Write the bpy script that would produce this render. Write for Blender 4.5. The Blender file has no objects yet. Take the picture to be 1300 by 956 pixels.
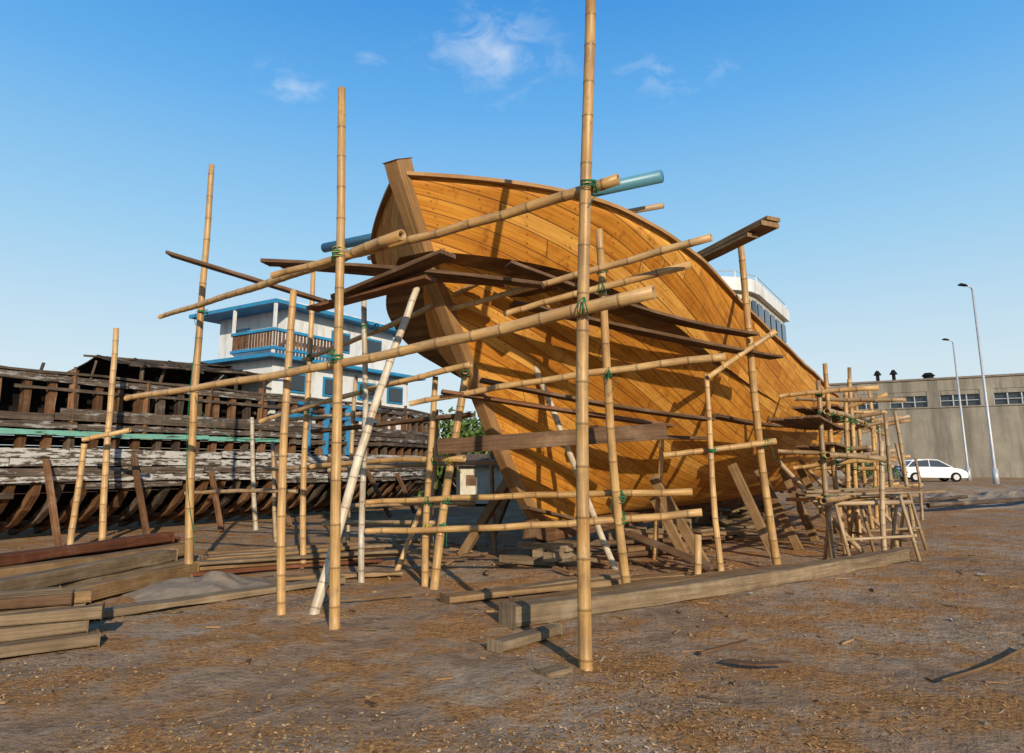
import bpy, bmesh, math, random
import numpy as np
from mathutils import Vector, noise, Matrix
random.seed(7)
R=random.uniform
V=Vector
scene=bpy.context.scene
COL=scene.collection

# ------------------------------------------------------------------ helpers
class MB:
    def __init__(s): s.v=[];s.f=[];s.uv=[];s.m=[];s.node=[]
    def vert(s,p,n=0.0):
        s.v.append(tuple(p)); s.node.append(n); return len(s.v)-1
    def face(s,idx,uvs=None,m=0):
        s.f.append(tuple(idx)); s.uv.append(uvs if uvs else [(0,0)]*len(idx)); s.m.append(m)
    def obj(s,name,mats,parent=None,smooth=False,bevel=0,loc=None):
        me=bpy.data.meshes.new(name); me.from_pydata(s.v,[],s.f)
        ul=me.uv_layers.new(name='UVMap')
        flat=[c for f in s.uv for uv in f for c in uv]
        ul.data.foreach_set('uv',flat)
        a=me.attributes.new('node','FLOAT','POINT'); a.data.foreach_set('value',s.node)
        for m in (mats if isinstance(mats,(list,tuple)) else [mats]): me.materials.append(m)
        me.polygons.foreach_set('material_index',s.m)
        me.polygons.foreach_set('use_smooth',[smooth]*len(s.f))
        me.update()
        o=bpy.data.objects.new(name,me); COL.objects.link(o)
        if parent: o.parent=parent
        if bevel:
            b=o.modifiers.new('b','BEVEL'); b.width=bevel; b.segments=2; b.limit_method='ANGLE'
        return o
def empty(name):
    o=bpy.data.objects.new(name,None); COL.objects.link(o); return o

def frame(d,up=V((0,0,1))):
    d=d.normalized()
    if abs(d.dot(up))>.98: up=V((0,1,0))
    x=d.cross(up).normalized(); y=x.cross(d).normalized()
    return d,x,y

def sweep(mb,pts,w,h,m=0,up=V((0,0,1)),uo=None,jit=0.0,taper=None):
    """rectangular section (w sideways, h up) swept on a polyline"""
    pts=[V(p) for p in pts]
    u0=R(0,50) if uo is None else uo; v0=R(0,50)
    rings=[];L=0;Ls=[]
    for i,p in enumerate(pts):
        d=(pts[min(i+1,len(pts)-1)]-pts[max(i-1,0)])
        d,x,y=frame(d,up)
        if i: L+=(p-pts[i-1]).length
        Ls.append(L)
        k=1 if taper is None else 1+(taper-1)*i/(len(pts)-1)
        a=w*k/2+R(-jit,jit); b=h*k/2+R(-jit,jit)
        rings.append([mb.vert(p+x*sx*a+y*sy*b) for sx,sy in((-1,-1),(1,-1),(1,1),(-1,1))])
    per=[0,w,w+h,2*w+h,2*w+2*h]
    for i in range(len(pts)-1):
        for j in range(4):
            k=(j+1)%4
            mb.face([rings[i][j],rings[i][k],rings[i+1][k],rings[i+1][j]],
              [(u0+Ls[i],v0+per[j]),(u0+Ls[i],v0+per[j+1]),(u0+Ls[i+1],v0+per[j+1]),(u0+Ls[i+1],v0+per[j])],m)
    mb.face(rings[0][::1],[(u0,v0),(u0+.01,v0+w),(u0+.02,v0+w),(u0+.02,v0)],m)
    mb.face(rings[-1][::-1],[(u0,v0),(u0+.01,v0+w),(u0+.02,v0+w),(u0+.02,v0)],m)
def line(A,B,n=6,bow=0,sag=0):
    A=V(A);B=V(B);o=[]
    d,x,y=frame(B-A)
    for i in range(n+1):
        t=i/n; o.append(A.lerp(B,t)+x*bow*math.sin(t*math.pi)-V((0,0,1))*sag*math.sin(t*math.pi))
    return o
def box(mb,c,size,m=0,rot=0):
    cx,cy,cz=c;sx,sy,sz=[a/2 for a in size]
    ca,sa=math.cos(rot),math.sin(rot); idx=[]
    for z in(-sz,sz):
        for x,y in((-sx,-sy),(sx,-sy),(sx,sy),(-sx,sy)):
            idx.append(mb.vert((cx+x*ca-y*sa,cy+x*sa+y*ca,cz+z)))
    u0,v0=R(0,9),R(0,9)
    def q(a,b,c_,d,w,h): mb.face([idx[a],idx[b],idx[c_],idx[d]],[(u0,v0),(u0+w,v0),(u0+w,v0+h),(u0,v0+h)],m)
    q(3,2,1,0,2*sx,2*sy);q(4,5,6,7,2*sx,2*sy);q(0,1,5,4,2*sx,2*sz);q(1,2,6,5,2*sy,2*sz);q(2,3,7,6,2*sx,2*sz);q(3,0,4,7,2*sy,2*sz)
def tube(mb,pts,r,n=8,m=0,r1=None,cap=True,nodev=0):
    pts=[V(p) for p in pts]; rings=[]; L=0;Ls=[]
    u0=R(0,50)
    for i,p in enumerate(pts):
        d,x,y=frame(pts[min(i+1,len(pts)-1)]-pts[max(i-1,0)])
        if i: L+=(p-pts[i-1]).length
        Ls.append(L); rr=r if r1 is None else r+(r1-r)*i/(len(pts)-1)
        rings.append([mb.vert(p+(x*math.cos(2*math.pi*k/n)+y*math.sin(2*math.pi*k/n))*rr,nodev) for k in range(n)])
    for i in range(len(pts)-1):
        for k in range(n):
            k2=(k+1)%n
            mb.face([rings[i][k],rings[i][k2],rings[i+1][k2],rings[i+1][k]],
             [(u0+Ls[i],k/n*.3),(u0+Ls[i],(k+1)/n*.3),(u0+Ls[i+1],(k+1)/n*.3),(u0+Ls[i+1],k/n*.3)],m)
    if cap:
        mb.face(rings[0][::-1],None,m); mb.face(rings[-1],None,m)

POLES=[]  # for lashings
def bamboo(A,B,r0,r1,mat,parent,name='pole',bow=None,reg=True):
    A=V(A);B=V(B);Ln=(B-A).length
    d,x,y=frame(B-A)
    b1=R(-.018,.018)*Ln if bow is None else bow; b2=R(-.012,.012)*Ln; ph=R(2.2,4.5)
    mb=MB(); n=12
    st=[(0,1,0)];t=R(.08,.3); gap=R(.26,.42)
    while t<Ln-.08:
        st+= [(t-.035,1,0),(t-.014,1.05,.1),(t-.002,1.02,.9),(t+.006,1.09,.45),(t+.02,1.0,.0)]
        t+=gap*R(.78,1.2)
    st.append((Ln,1,0))
    u0=R(0,100);rings=[];cs=[]
    for q_,(s_,k,nd) in enumerate(st):
        f=s_/Ln
        c=A+d*s_+x*(b1*math.sin(f*math.pi)+.006*Ln*math.sin(f*ph*2)*.6)+y*(b2*math.sin(f*math.pi)+.006*math.sin(f*9*ph))
        rr=(r0+(r1-r0)*f)*k; cs.append(c)
        rings.append([mb.vert(c+(x*math.cos(2*math.pi*j/n)+y*math.sin(2*math.pi*j/n))*rr,nd) for j in range(n)])
    for i in range(len(st)-1):
        for j in range(n):
            j2=(j+1)%n
            mb.face([rings[i][j],rings[i][j2],rings[i+1][j2],rings[i+1][j]],
              [(u0+st[i][0],j/n*.33),(u0+st[i][0],(j+1)/n*.33),(u0+st[i+1][0],(j+1)/n*.33),(u0+st[i+1][0],j/n*.33)])
    for ring,c,dd,r in((rings[0],cs[0],d,r0),(rings[-1],cs[-1],-d,r1)):
        inn=[mb.vert(c+(V(mb.v[q])-c)*.74,.3) for q in ring]
        dep=[mb.vert(V(mb.v[q])+dd*.08,1) for q in inn]  # hollow end: shade of the recess painted in through the node value
        for j in range(n):
            j2=(j+1)%n
            mb.face([ring[j],ring[j2],inn[j2],inn[j]]); mb.face([inn[j],inn[j2],dep[j2],dep[j]])
        mb.face(dep)
    o=mb.obj(name,mat,parent,smooth=True)
    if reg: POLES.append((A,B,max(r0,r1)))
    return o

# ------------------------------------------------------------------ materials
class NT:
    def __init__(s,name):
        s.mat=bpy.data.materials.new(name); s.mat.use_nodes=True
        s.t=s.mat.node_tree; s.n=s.t.nodes; s.l=s.t.links; s.b=s.n['Principled BSDF']
    def nd(s,typ,**kw):
        n=s.n.new(typ)
        for k,v in kw.items(): setattr(n,k,v)
        return n
    def set(s,node,i,v):
        if hasattr(v,'is_linked') or isinstance(v,bpy.types.NodeSocket): s.l.new(v,node.inputs[i])
        else: node.inputs[i].default_value=v
    def math(s,op,a,b=0,c=None,clamp=False):
        n=s.nd('ShaderNodeMath',operation=op,use_clamp=clamp); s.set(n,0,a); s.set(n,1,b)
        if c is not None: s.set(n,2,c)
        return n.outputs[0]
    def mix(s,f,a,b,typ='MIX'):
        n=s.nd('ShaderNodeMix',data_type='RGBA',blend_type=typ); s.set(n,0,f)
        s.set(n,6,a if not isinstance(a,tuple) else (*a,1)[:4]); s.set(n,7,b if not isinstance(b,tuple) else (*b,1)[:4])
        return n.outputs[2]
    def ramp(s,f,stops):
        n=s.nd('ShaderNodeValToRGB'); s.set(n,0,f); e=n.color_ramp.elements
        while len(e)<len(stops): e.new(.5)
        for i,(p,c) in enumerate(stops):
            e[i].position=p; e[i].color=(*c,1) if isinstance(c,tuple) else (c,c,c,1)
        return n.outputs[0]
    def noise(s,vec,scale,detail=4,rough=.55,dim='3D'):
        n=s.nd('ShaderNodeTexNoise',noise_dimensions=dim); 
        if vec is not None: s.set(n,'Vector',vec)
        n.inputs['Scale'].default_value=scale;n.inputs['Detail'].default_value=min(detail,5);n.inputs['Roughness'].default_value=rough
        return n.outputs['Fac']
    def mapping(s,vec,sc):
        n=s.nd('ShaderNodeMapping'); s.set(n,'Vector',vec); n.inputs['Scale'].default_value=sc; return n.outputs[0]
    def uv(s): return s.nd('ShaderNodeTexCoord').outputs['UV']
    def objc(s): return s.nd('ShaderNodeTexCoord').outputs['Object']
    def rnd(s): return s.nd('ShaderNodeObjectInfo').outputs['Random']
    def grey(s,k):
        cb=s.nd('ShaderNodeCombineColor')
        for i in range(3): s.l.new(k,cb.inputs[i])
        return cb.outputs[0]
    def bump(s,h,strength=.4,dist=.02):
        n=s.nd('ShaderNodeBump'); n.inputs['Strength'].default_value=strength; n.inputs['Distance'].default_value=dist
        s.set(n,'Height',h); s.l.new(n.outputs[0],s.b.inputs['Normal'])
    def out(s,col,rough=.7,spec=.3,metal=0):
        s.set(s.b,'Base Color',col if not isinstance(col,tuple) else (*col,1)[:4]); s.set(s.b,'Roughness',rough)
        s.b.inputs['Specular IOR Level'].default_value=spec; s.b.inputs['Metallic'].default_value=metal
        return s.mat

def m_wood(name,dark,light,rough=.8,grain=28,spec=.12,blotch=.6,dirt=.4,dust=.35):
    t=NT(name); uv=t.uv(); rn=t.nd('ShaderNodeNewGeometry').outputs['Random Per Island']
    g=t.noise(t.mapping(uv,(1.1,grain,1)),1.0,5,.65)
    g2=t.noise(t.mapping(uv,(.5,7,1)),1.0,3,.5)
    gg=t.math('ADD',t.math('MULTIPLY',g,.6),t.math('MULTIPLY',g2,.4))
    col=t.ramp(gg,[(.32,dark),(.5,tuple((a+b)/2 for a,b in zip(dark,light))),(.68,light)])
    bl=t.noise(t.objc(),2.3,5,.68)
    col=t.mix(t.math('MULTIPLY',t.ramp(bl,[(.4,0.),(.66,1.)]),blotch),col,t.mix(1.0,col,(.45,.41,.38),'MULTIPLY'))
    col=t.mix(t.math('MULTIPLY',t.ramp(bl,[(.34,1.),(.46,0.)]),dust),col,t.mix(.6,col,(.34,.28,.21)))
    col=t.mix(1.0,col,t.grey(t.math('ADD',t.math('MULTIPLY',rn,.6),.68)),'MULTIPLY')
    crack=t.noise(t.mapping(uv,(.9,60,1)),1.0,2,.5)
    col=t.mix(t.math('MULTIPLY',t.ramp(crack,[(.30,1.),(.38,0.)]),dirt*1.6,clamp=True),col,tuple(c*.22 for c in dark))
    t.bump(t.math('ADD',g,t.math('MULTIPLY',crack,.6)),.7,.012)
    return t.out(col,rough,spec)

def m_bamboo(name,dark,light,grey=.3):
    t=NT(name); uv=t.uv(); rn=t.rnd()
    nd=t.nd('ShaderNodeAttribute',attribute_name='node').outputs['Fac']
    g=t.noise(t.mapping(uv,(2.0,40,1)),1.0,4,.6)
    col=t.ramp(g,[(.3,dark),(.65,light)])
    seg=t.noise(t.mapping(uv,(1.6,.1,1)),1.0,1,.5)
    col=t.mix(t.ramp(seg,[(.35,0.),(.65,.75)]),col,t.mix(1.,col,(.70,.58,.44),'MULTIPLY'))
    st=t.noise(t.objc(),3.5,5,.72)
    col=t.mix(t.math('MULTIPLY',t.ramp(st,[(.46,0.),(.60,1.)]),.75),col,t.mix(.45,col,(.16,.10,.055)))
    sk=t.noise(t.mapping(uv,(5,14,1)),1.0,5,.7)
    col=t.mix(t.ramp(sk,[(.58,0.),(.67,.65)]),col,(.14,.10,.06))
    col=t.mix(t.math('MULTIPLY',rn,grey),col,(.40,.32,.22))
    col=t.mix(t.math('MULTIPLY',nd,.75),col,(.10,.06,.03))
    col=t.mix(1.0,col,t.grey(t.math('ADD',t.math('MULTIPLY',rn,.35),.78)),'MULTIPLY')
    t.bump(t.math('ADD',g,sk),.3,.005)
    return t.out(col,.45,.4)

M={}
M['bamboo']=m_bamboo('bamboo',(.40,.22,.068),(.67,.42,.155),.25)
M['bamboo_white']=m_bamboo('bamboo_weathered',(.44,.38,.29),(.74,.67,.54),.3)
M['bamboo_grey']=m_bamboo('bamboo_old',(.27,.175,.09),(.48,.34,.18),.35)
M['plank']=m_wood('plank_dark',(.075,.040,.022),(.26,.155,.088))
M['plank_red']=m_wood('plank_red',(.12,.055,.027),(.30,.15,.075))
M['lumber']=m_wood('lumber',(.17,.095,.045),(.42,.27,.13))
M['lumber_red']=m_wood('lumber_red',(.10,.036,.02),(.26,.10,.05))
M['beam']=m_wood('beam_grey',(.15,.10,.062),(.38,.28,.17),dust=.6)
M['oldwood']=m_wood('old_wood',(.028,.020,.015),(.18,.135,.098),dirt=.6,dust=.5)
M['rib']=m_wood('rib_wood',(.065,.03,.015),(.27,.14,.07))
M['shaded_wood']=m_wood('interior_wood_shaded',(.008,.006,.005),(.026,.019,.014),dust=.05)  # near-black wood: shade inside the old boat is put into the colour
M['stem']=m_wood('stem_wood',(.25,.13,.05),(.48,.28,.12),blotch=.4)

def m_peel(name,paint,under=((.03,.022,.016),(.16,.12,.088)),amt=.5):
    t=NT(name); uv=t.uv()
    g=t.noise(t.mapping(uv,(1.2,30,1)),1.0,5,.65)
    w=t.ramp(g,[(.35,under[0]),(.65,under[1])])
    p=t.noise(t.mapping(uv,(1.4,7,1)),1.6,9,.72)
    f=t.ramp(p,[(amt,0.),(amt+.05,1.)])
    col=t.mix(f,w,t.mix(t.noise(uv,5,3),paint,tuple(c*.6 for c in paint)))
    t.bump(t.math('ADD',f,g),.5,.006)
    return t.out(col,.75,.2)
M['peel']=m_peel('peeling_white_paint',(.60,.58,.54),amt=.465)
M['peel_dark']=m_peel('peeling_dark_paint',(.38,.36,.33),amt=.53)
M['peel_green']=m_peel('peeling_green_paint',(.20,.48,.38),amt=.38)
M['peel_blue']=m_peel('peeling_blue_paint',(.03,.24,.48),amt=.42)

def m_hull():
    t=NT('hull_planking'); uv=t.uv()
    sp=t.nd('ShaderNodeSeparateXYZ'); t.l.new(uv,sp.inputs[0]); x,y=sp.outputs[0],sp.outputs[1]
    row=t.math('FLOOR',y); fy=t.math('FRACT',y)
    wn=t.nd('ShaderNodeTexWhiteNoise',noise_dimensions='1D'); t.l.new(row,wn.inputs['W'])
    xo=t.math('DIVIDE',t.math('ADD',x,t.math('MULTIPLY',wn.outputs[0],9.0)),2.9)
    idx=t.math('FLOOR',xo); fx=t.math('FRACT',xo)
    cv=t.nd('ShaderNodeCombineXYZ'); t.l.new(row,cv.inputs[0]); t.l.new(idx,cv.inputs[1])
    w2=t.nd('ShaderNodeTexWhiteNoise',noise_dimensions='2D'); t.l.new(cv.outputs[0],w2.inputs['Vector'])
    r=w2.outputs[0]
    gx=t.nd('ShaderNodeCombineXYZ'); t.l.new(t.math('MULTIPLY',x,1.3),gx.inputs[0]); t.l.new(t.math('MULTIPLY',y,5.5),gx.inputs[1]); t.l.new(t.math('MULTIPLY',r,40),gx.inputs[2])
    g=t.noise(gx.outputs[0],1.0,5,.65)
    base=t.ramp(r,[(0.,(.50,.205,.026)),(.3,(.67,.305,.042)),(.55,(.60,.26,.034)),(.8,(.71,.345,.056)),(1.,(.78,.43,.10))])
    col=t.mix(t.ramp(g,[(.38,0.),(.66,.9)]),base,t.mix(1.,base,(.62,.48,.35),'MULTIPLY'))
    st=t.noise(t.mapping(t.objc(),(1,1,.5)),.9,5,.62)
    col=t.mix(t.math('MULTIPLY',t.ramp(st,[(.45,0.),(.7,1.)]),.6),col,t.mix(1.,col,(.66,.50,.38),'MULTIPLY'))
    sm=t.noise(t.mapping(t.objc(),(3,3,1.2)),1.6,5,.75)
    col=t.mix(t.ramp(sm,[(.55,0.),(.68,.65)]),col,t.mix(1.,col,(.5,.40,.32),'MULTIPLY'))
    ey=t.math('MINIMUM',fy,t.math('SUBTRACT',1.,fy))
    ex=t.math('MULTIPLY',t.math('MINIMUM',fx,t.math('SUBTRACT',1.,fx)),2.9)
    sy=t.ramp(ey,[(.014,1.),(.048,0.)]); sx=t.ramp(ex,[(.003,1.),(.010,0.)])
    seam=t.math('MAXIMUM',sy,sx)
    col=t.mix(t.math('MULTIPLY',seam,.72),col,(.10,.035,.010))
    bx=t.math('FRACT',t.math('DIVIDE',x,.48)); dx=t.math('MULTIPLY',t.math('SUBTRACT',bx,.5),.48)
    dy=t.math('MULTIPLY',t.math('SUBTRACT',t.math('ABSOLUTE',t.math('SUBTRACT',fy,.5)),.25),.2)
    dd=t.math('SQRT',t.math('ADD',t.math('MULTIPLY',dx,dx),t.math('MULTIPLY',dy,dy)))
    dot=t.ramp(t.math('MULTIPLY',dd,10),[(.09,1.),(.15,0.)])
    col=t.mix(t.math('MULTIPLY',dot,.65),col,(.12,.05,.02))
    h=t.math('SUBTRACT',t.math('MULTIPLY',g,.25),t.math('SUBTRACT',seam,t.math('MULTIPLY',r,.35)))
    t.bump(h,.5,.010)
    return t.out(col,.62,.22)
M['hull']=m_hull()

def m_plain(name,c,rough=.6,spec=.4,var=.25,scale=3,metal=0,dirt=(.1,.08,.06),da=.3,bump=0):
    t=NT(name); n=t.noise(t.objc(),scale,7,.65)
    col=t.mix(t.ramp(n,[(.3,0.),(.7,1.)]),c,tuple(x*(1-var) for x in c))
    if da>0:
        n2=t.noise(t.mapping(t.objc(),(1,1,.3)),scale*2.3,6,.7)
        col=t.mix(t.math('MULTIPLY',t.ramp(n2,[(.50,0.),(.68,1.)]),da),col,dirt)
        if bump: t.bump(n2,bump,.02)
    return t.out(col,rough,spec,metal)
M['white']=m_plain('white_paint',(.70,.70,.68),.6,.35,.12,1.5,da=.6,dirt=(.33,.28,.23))
M['cream']=m_plain('cream_paint',(.58,.52,.40),.5,da=.5)
M['purple']=m_plain('purple_paint',(.24,.12,.17),.5,da=.3)
M['maroon']=m_plain('maroon_paint',(.25,.05,.05),.5,da=.2)
M['blue']=m_plain('blue_paint',(.02,.25,.48),.5,da=.45)
M['pvc']=m_plain('pvc_pipe',(.09,.27,.36),.4,.5,.2,2,da=.3)
M['glass']=m_plain('dark_glass',(.03,.04,.05),.15,.6,.1,da=0)
M['dark']=m_plain('dark_opening',(.02,.018,.016),.8,.1,da=0)
M['steel']=m_plain('galvanised',(.50,.51,.52),.45,.5,metal=.2,da=.2)
M['rubber']=m_plain('rubber',(.015,.015,.015),.9,.1,da=.0)
M['rope']=m_plain('green_rope',(.02,.17,.08),.8,.1,da=.3)
M['rope_y']=m_plain('yellow_rope',(.40,.36,.08),.8,.1)
M['carpaint']=m_plain('car_paint',(.78,.79,.80),.25,.6,.03,da=.05)
M['rust']=m_plain('rusty_sheet',(.13,.08,.055),.8,.2,.4,4,dirt=(.25,.23,.21),da=.6)
M['tarp']=m_plain('canopy_sheet',(.06,.045,.036),.85,.15,.5,5,dirt=(.18,.15,.13),da=.6,bump=.4)
M['stone']=m_plain('stone',(.26,.215,.17),.9,.1,.4,3,bump=.6)
M['plastic']=m_plain('litter',(.5,.52,.53),.4,.4)

def m_wall():
    t=NT('stained_plaster'); o=t.objc()
    n=t.noise(o,.35,8,.65); n2=t.noise(t.mapping(o,(1.2,1.2,.12)),.9,8,.7); n3=t.noise(o,6,4,.6)
    col=t.ramp(n,[(.3,(.22,.195,.15)),(.55,(.31,.275,.215)),(.75,(.37,.335,.27))])
    col=t.mix(t.math('MULTIPLY',t.ramp(n2,[(.44,0.),(.62,1.)]),.85),col,(.14,.122,.098))
    col=t.mix(t.math('MULTIPLY',n3,.25),col,(.25,.23,.2))
    t.bump(n3,.4,.03); return t.out(col,.9,.1)
M['concrete']=m_wall()

def m_ground():
    t=NT('dirt_ground'); o=t.nd('ShaderNodeNewGeometry').outputs['Position']
    n=t.noise(o,.33,5,.62); n2=t.noise(o,3.2,5,.7); n3=t.noise(o,26,5,.75); n4=t.noise(o,.95,5,.75)
    col=t.ramp(n2,[(.3,(.22,.135,.078)),(.5,(.33,.22,.138)),(.72,(.44,.31,.205))])
    col=t.mix(t.ramp(n,[(.46,0.),(.60,.75)]),col,(.44,.345,.25))
    col=t.mix(t.math('MULTIPLY',t.ramp(n4,[(.46,0.),(.56,1.)]),.8),col,t.mix(t.ramp(n3,[(.38,0.),(.6,1.)]),(.22,.09,.027),(.50,.255,.085)))
    col=t.mix(t.math('MULTIPLY',t.ramp(n4,[(.36,1.),(.44,0.)]),.5),col,(.15,.10,.066))
    col=t.mix(t.ramp(n3,[(.32,.65),(.46,0.)]),col,(.11,.068,.038))
    h=t.math('ADD',t.math('MULTIPLY',n2,1.0),t.math('ADD',t.math('MULTIPLY',n3,.34),t.math('MULTIPLY',n4,.8)))
    t.bump(h,1.0,.08)
    return t.out(col,.97,.05)
M['ground']=m_ground()
M['sand']=m_plain('grey_sand',(.30,.24,.18),.95,.1,.35,6,bump=.5,da=.5,dirt=(.17,.125,.09))
def m_leaf(name,c):
    t=NT(name); r=t.nd('ShaderNodeNewGeometry').outputs['Random Per Island']
    return t.out(t.mix(r,tuple(x*.5 for x in c),tuple(x*1.4 for x in c)),.6,.3)
M['leaf']=m_leaf('leaves',(.085,.14,.03))
_t=NT('shavings'); _r=_t.nd('ShaderNodeNewGeometry').outputs['Random Per Island']
M['shav']=_t.out(_t.ramp(_r,[(0.,(.14,.06,.022)),(.5,(.34,.17,.055)),(.85,(.50,.29,.11)),(1.,(.60,.45,.28))]),.85,.05)

# ------------------------------------------------------------------ ground
def gh(x,y):
    h=0.035*noise.noise(V((x*.5,y*.5,0)))+.026*noise.noise(V((x*1.9,y*1.9,3)))+.016*noise.noise(V((x*4.5,y*4.5,5)))
    r=math.hypot(x,y)
    f=min(max((r-26)/14,0),1); h+=.5*f*f*(3-2*f)
    if x>8: h+=.45*math.exp(-((y-30)/3.0)**2)*min(1,(x-8)/6)*(.6+.7*noise.noise(V((x*.3,y*.3,9))))
    return h-.012
g=MB()
N=300
def sp(i,N,L,k): 
    t=2*i/N-1; return L*math.sinh(k*t)/math.sinh(k)
xs=[sp(i,N,900,6.6) for i in range(N+1)]; ys=[8+sp(i,N,900,6.6) for i in range(N+1)]
for y in ys:
    for x in xs: g.vert((x,y,gh(x,y)))
for j in range(N):
    for i in range(N):
        a=j*(N+1)+i; g.face([a,a+1,a+N+2,a+N+1])
g.obj('ground',M['ground'],smooth=True)

sh=MB()
for i in range(52000):
    y=4.0+ (R(0,1)**1.5)*11; x=R(-.85,.85)*y*1.05
    if noise.noise(V((x*.55,y*.8,4)))<R(-.2,.45): continue
    z=gh(x,y); a=R(0,6.28); L=R(.004,.016); w=L*R(.25,.6)
    if R(0,1)<.015: L*=3; w=L*.15
    dx,dy=math.cos(a),math.sin(a); t1,t2=R(0,.008),R(0,.008)
    p=[(x-dx*L-dy*w,y-dy*L+dx*w,z+.003),(x+dx*L-dy*w,y+dy*L+dx*w,z+.003+t1),(x+dx*L+dy*w,y+dy*L-dx*w,z+.004+t2),(x-dx*L+dy*w,y-dy*L-dx*w,z+.003)]
    sh.face([sh.vert(q) for q in p])
sh.obj('wood_shavings',M['shav'])
pb=MB()
ico=[(0,0,1),(.9,0,.1),(.28,.85,.1),(-.72,.53,.15),(-.72,-.53,.1),(.28,-.85,.15)]
for i in range(900):
    y=4.2+(R(0,1)**1.3)*16; x=R(-.8,.85)*y*1.05; z=gh(x,y); s=R(.006,.016)*(1 if R(0,1)<.97 else 2.2); a=R(0,6.28); ca,sa=math.cos(a),math.sin(a)
    id=[pb.vert((x+s*(px*ca-py*sa)*R(.8,1.2),y+s*(px*sa+py*ca),z-.003+s*.7*pz)) for px,py,pz in ico]
    for k in range(5): pb.face([id[0],id[1+k],id[1+(k+1)%5]])
pb.obj('pebbles',M['stone'])

# ------------------------------------------------------------------ big ship
F0=V((.45,11.4,0)); D=V((math.sin(math.radians(32.3)),math.cos(math.radians(32.3)),0)); E=V((D.y,-D.x,0))
def hp(s,p,z): return F0+D*s+E*p+V((0,0,z))
def smooth_curve(xs,ys,x0,x1,sig):
    X=np.linspace(x0,x1,1600); Y=np.interp(X,xs,ys); dx=X[1]-X[0]; n=int(3*sig/dx)+1
    k=np.exp(-.5*((np.arange(-n,n+1)*dx)/sig)**2); k/=k.sum()
    Yp=np.concatenate([2*Y[0]-Y[n:0:-1],Y,2*Y[-1]-Y[-2:-n-2:-1]])
    Y=np.convolve(Yp,k,'valid'); return lambda x: float(np.interp(x,X,Y))
zg=smooth_curve([-3.54,-3,-2.36,-1.93,-1.26,-.6,1.62,3.5,6.2,11.3,17],[5.3,5.27,5.2,5.07,4.87,4.66,4.22,3.97,3.76,3.62,3.85],-3.6,17.1,.35)
Gq=smooth_curve([0,.25,.55,1.18,1.61,2.28,2.94,5.2,7,10,15,20.6],[0,.36,.76,1.6,2.12,2.56,2.78,2.97,3.06,3.08,2.9,2.45],0,20.7,.14)
s0=smooth_curve([.4,.67,1.36,2.94,4.18,5.5],[.35,0,-.80,-1.95,-2.86,-3.66],.4,5.6,.12)
ship=empty('wooden_ship')
def hull_pt(c,g_):
    send=17.0; q=0; s=-3
    for _ in range(6):
        qm=min(max(q/6.,0),1); m_=qm*qm*(3-2*qm)
        f=g_**(1+.9*m_); z=.67+f*(zg(s)-.67)
        st=s0(z) if z>.68 else 0.0
        q=(c**1.7)*(send-st); s=st+q
    w=max(0,Gq(q*(.34+.66*f)))*f**(.80-.47*m_)
    return s,w,z
NC,NS=100,26; SUB=2; NR=NS*SUB
hm=MB()
grid={}; shf={}
for side in(1,-1):
    for j in range(NR+1):
        for i in range(NC+1):
            s,w,z=hull_pt(i/NC,j/NR); p=hp(s,side*(w+.07),z)
            grid[side,i,j]=(hm.vert(p),p)
            q=17.0*(i/NC)**1.7; shf[i]=9.0*(1-math.exp(-q/4.8))
    arc=[0]
    for i in range(NC): arc.append(arc[-1]+(grid[side,i+1,NR//2][1]-grid[side,i,NR//2][1]).length)
    for j in range(NR):
        for i in range(NC):
            ids=[grid[side,i,j][0],grid[side,i+1,j][0],grid[side,i+1,j+1][0],grid[side,i,j+1][0]]
            uv=[(arc[i]+side*50,j/SUB+shf[i]),(arc[i+1]+side*50,j/SUB+shf[i+1]),(arc[i+1]+side*50,(j+1)/SUB+shf[i+1]),(arc[i]+side*50,(j+1)/SUB+shf[i])]
            if side<0: ids=ids[::-1]; uv=uv[::-1]
            hm.face(ids,uv)
for j in range(NR):
    hm.face([grid[1,NC,j][0],grid[-1,NC,j][0],grid[-1,NC,j+1][0],grid[1,NC,j+1][0]],[(0,j/SUB),(5,j/SUB),(5,(j+1)/SUB),(0,(j+1)/SUB)])
for i in range(NC):
    hm.face([grid[1,i,0][0],grid[-1,i,0][0],grid[-1,i+1,0][0],grid[1,i+1,0][0]])
ho=hm.obj('hull',M['hull'],ship,smooth=True)
sd=ho.modifiers.new('s','SOLIDIFY'); sd.thickness=.08; sd.offset=-1
cap=MB()
for side in(1,-1):
    pts=[grid[side,i,NR][1]+V((0,0,.02)) for i in range(0,NC+1)]
    sweep(cap,pts,.13,.05)
cap.obj('cap_rail',M['stem'],ship)
dk=MB()
for i in range(8,NC):
    a,b=[],[]
    for q in(i,i+1):
        for side in(1,-1):
            s,w,z=hull_pt(q/NC,1); a.append(dk.vert(hp(s,side*max(0,w*.93-.1),z-.95)))
    dk.face([a[0],a[1],a[3],a[2]],[(0,i),(5,i),(5,i+1),(0,i+1)])
dk.obj('deck',M['lumber'],ship)
stp=MB()
zs=[5.5,5.3,4.8,4.2,3.6,3.0,2.4,1.8,1.36,1.0,.8,.62]
pts=[]
for z in zs:
    s_=s0(max(min(z,5.55),.45)); pts.append(hp(s_-.0,0,z))
sweep(stp,pts,.24,.32,up=E.cross(V((0,0,1)))*-1,taper=.62,jit=.004)
stp.obj('stem_post',M['stem'],ship,bevel=.015)
kl=MB(); sweep(kl,[hp(-.3,0,.60)]+[hp(s,0,.52) for s in(.1,3,6,9,12,15,17)],.22,.28); kl.obj('keel',M['rib'],ship,bevel=.01)
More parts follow.
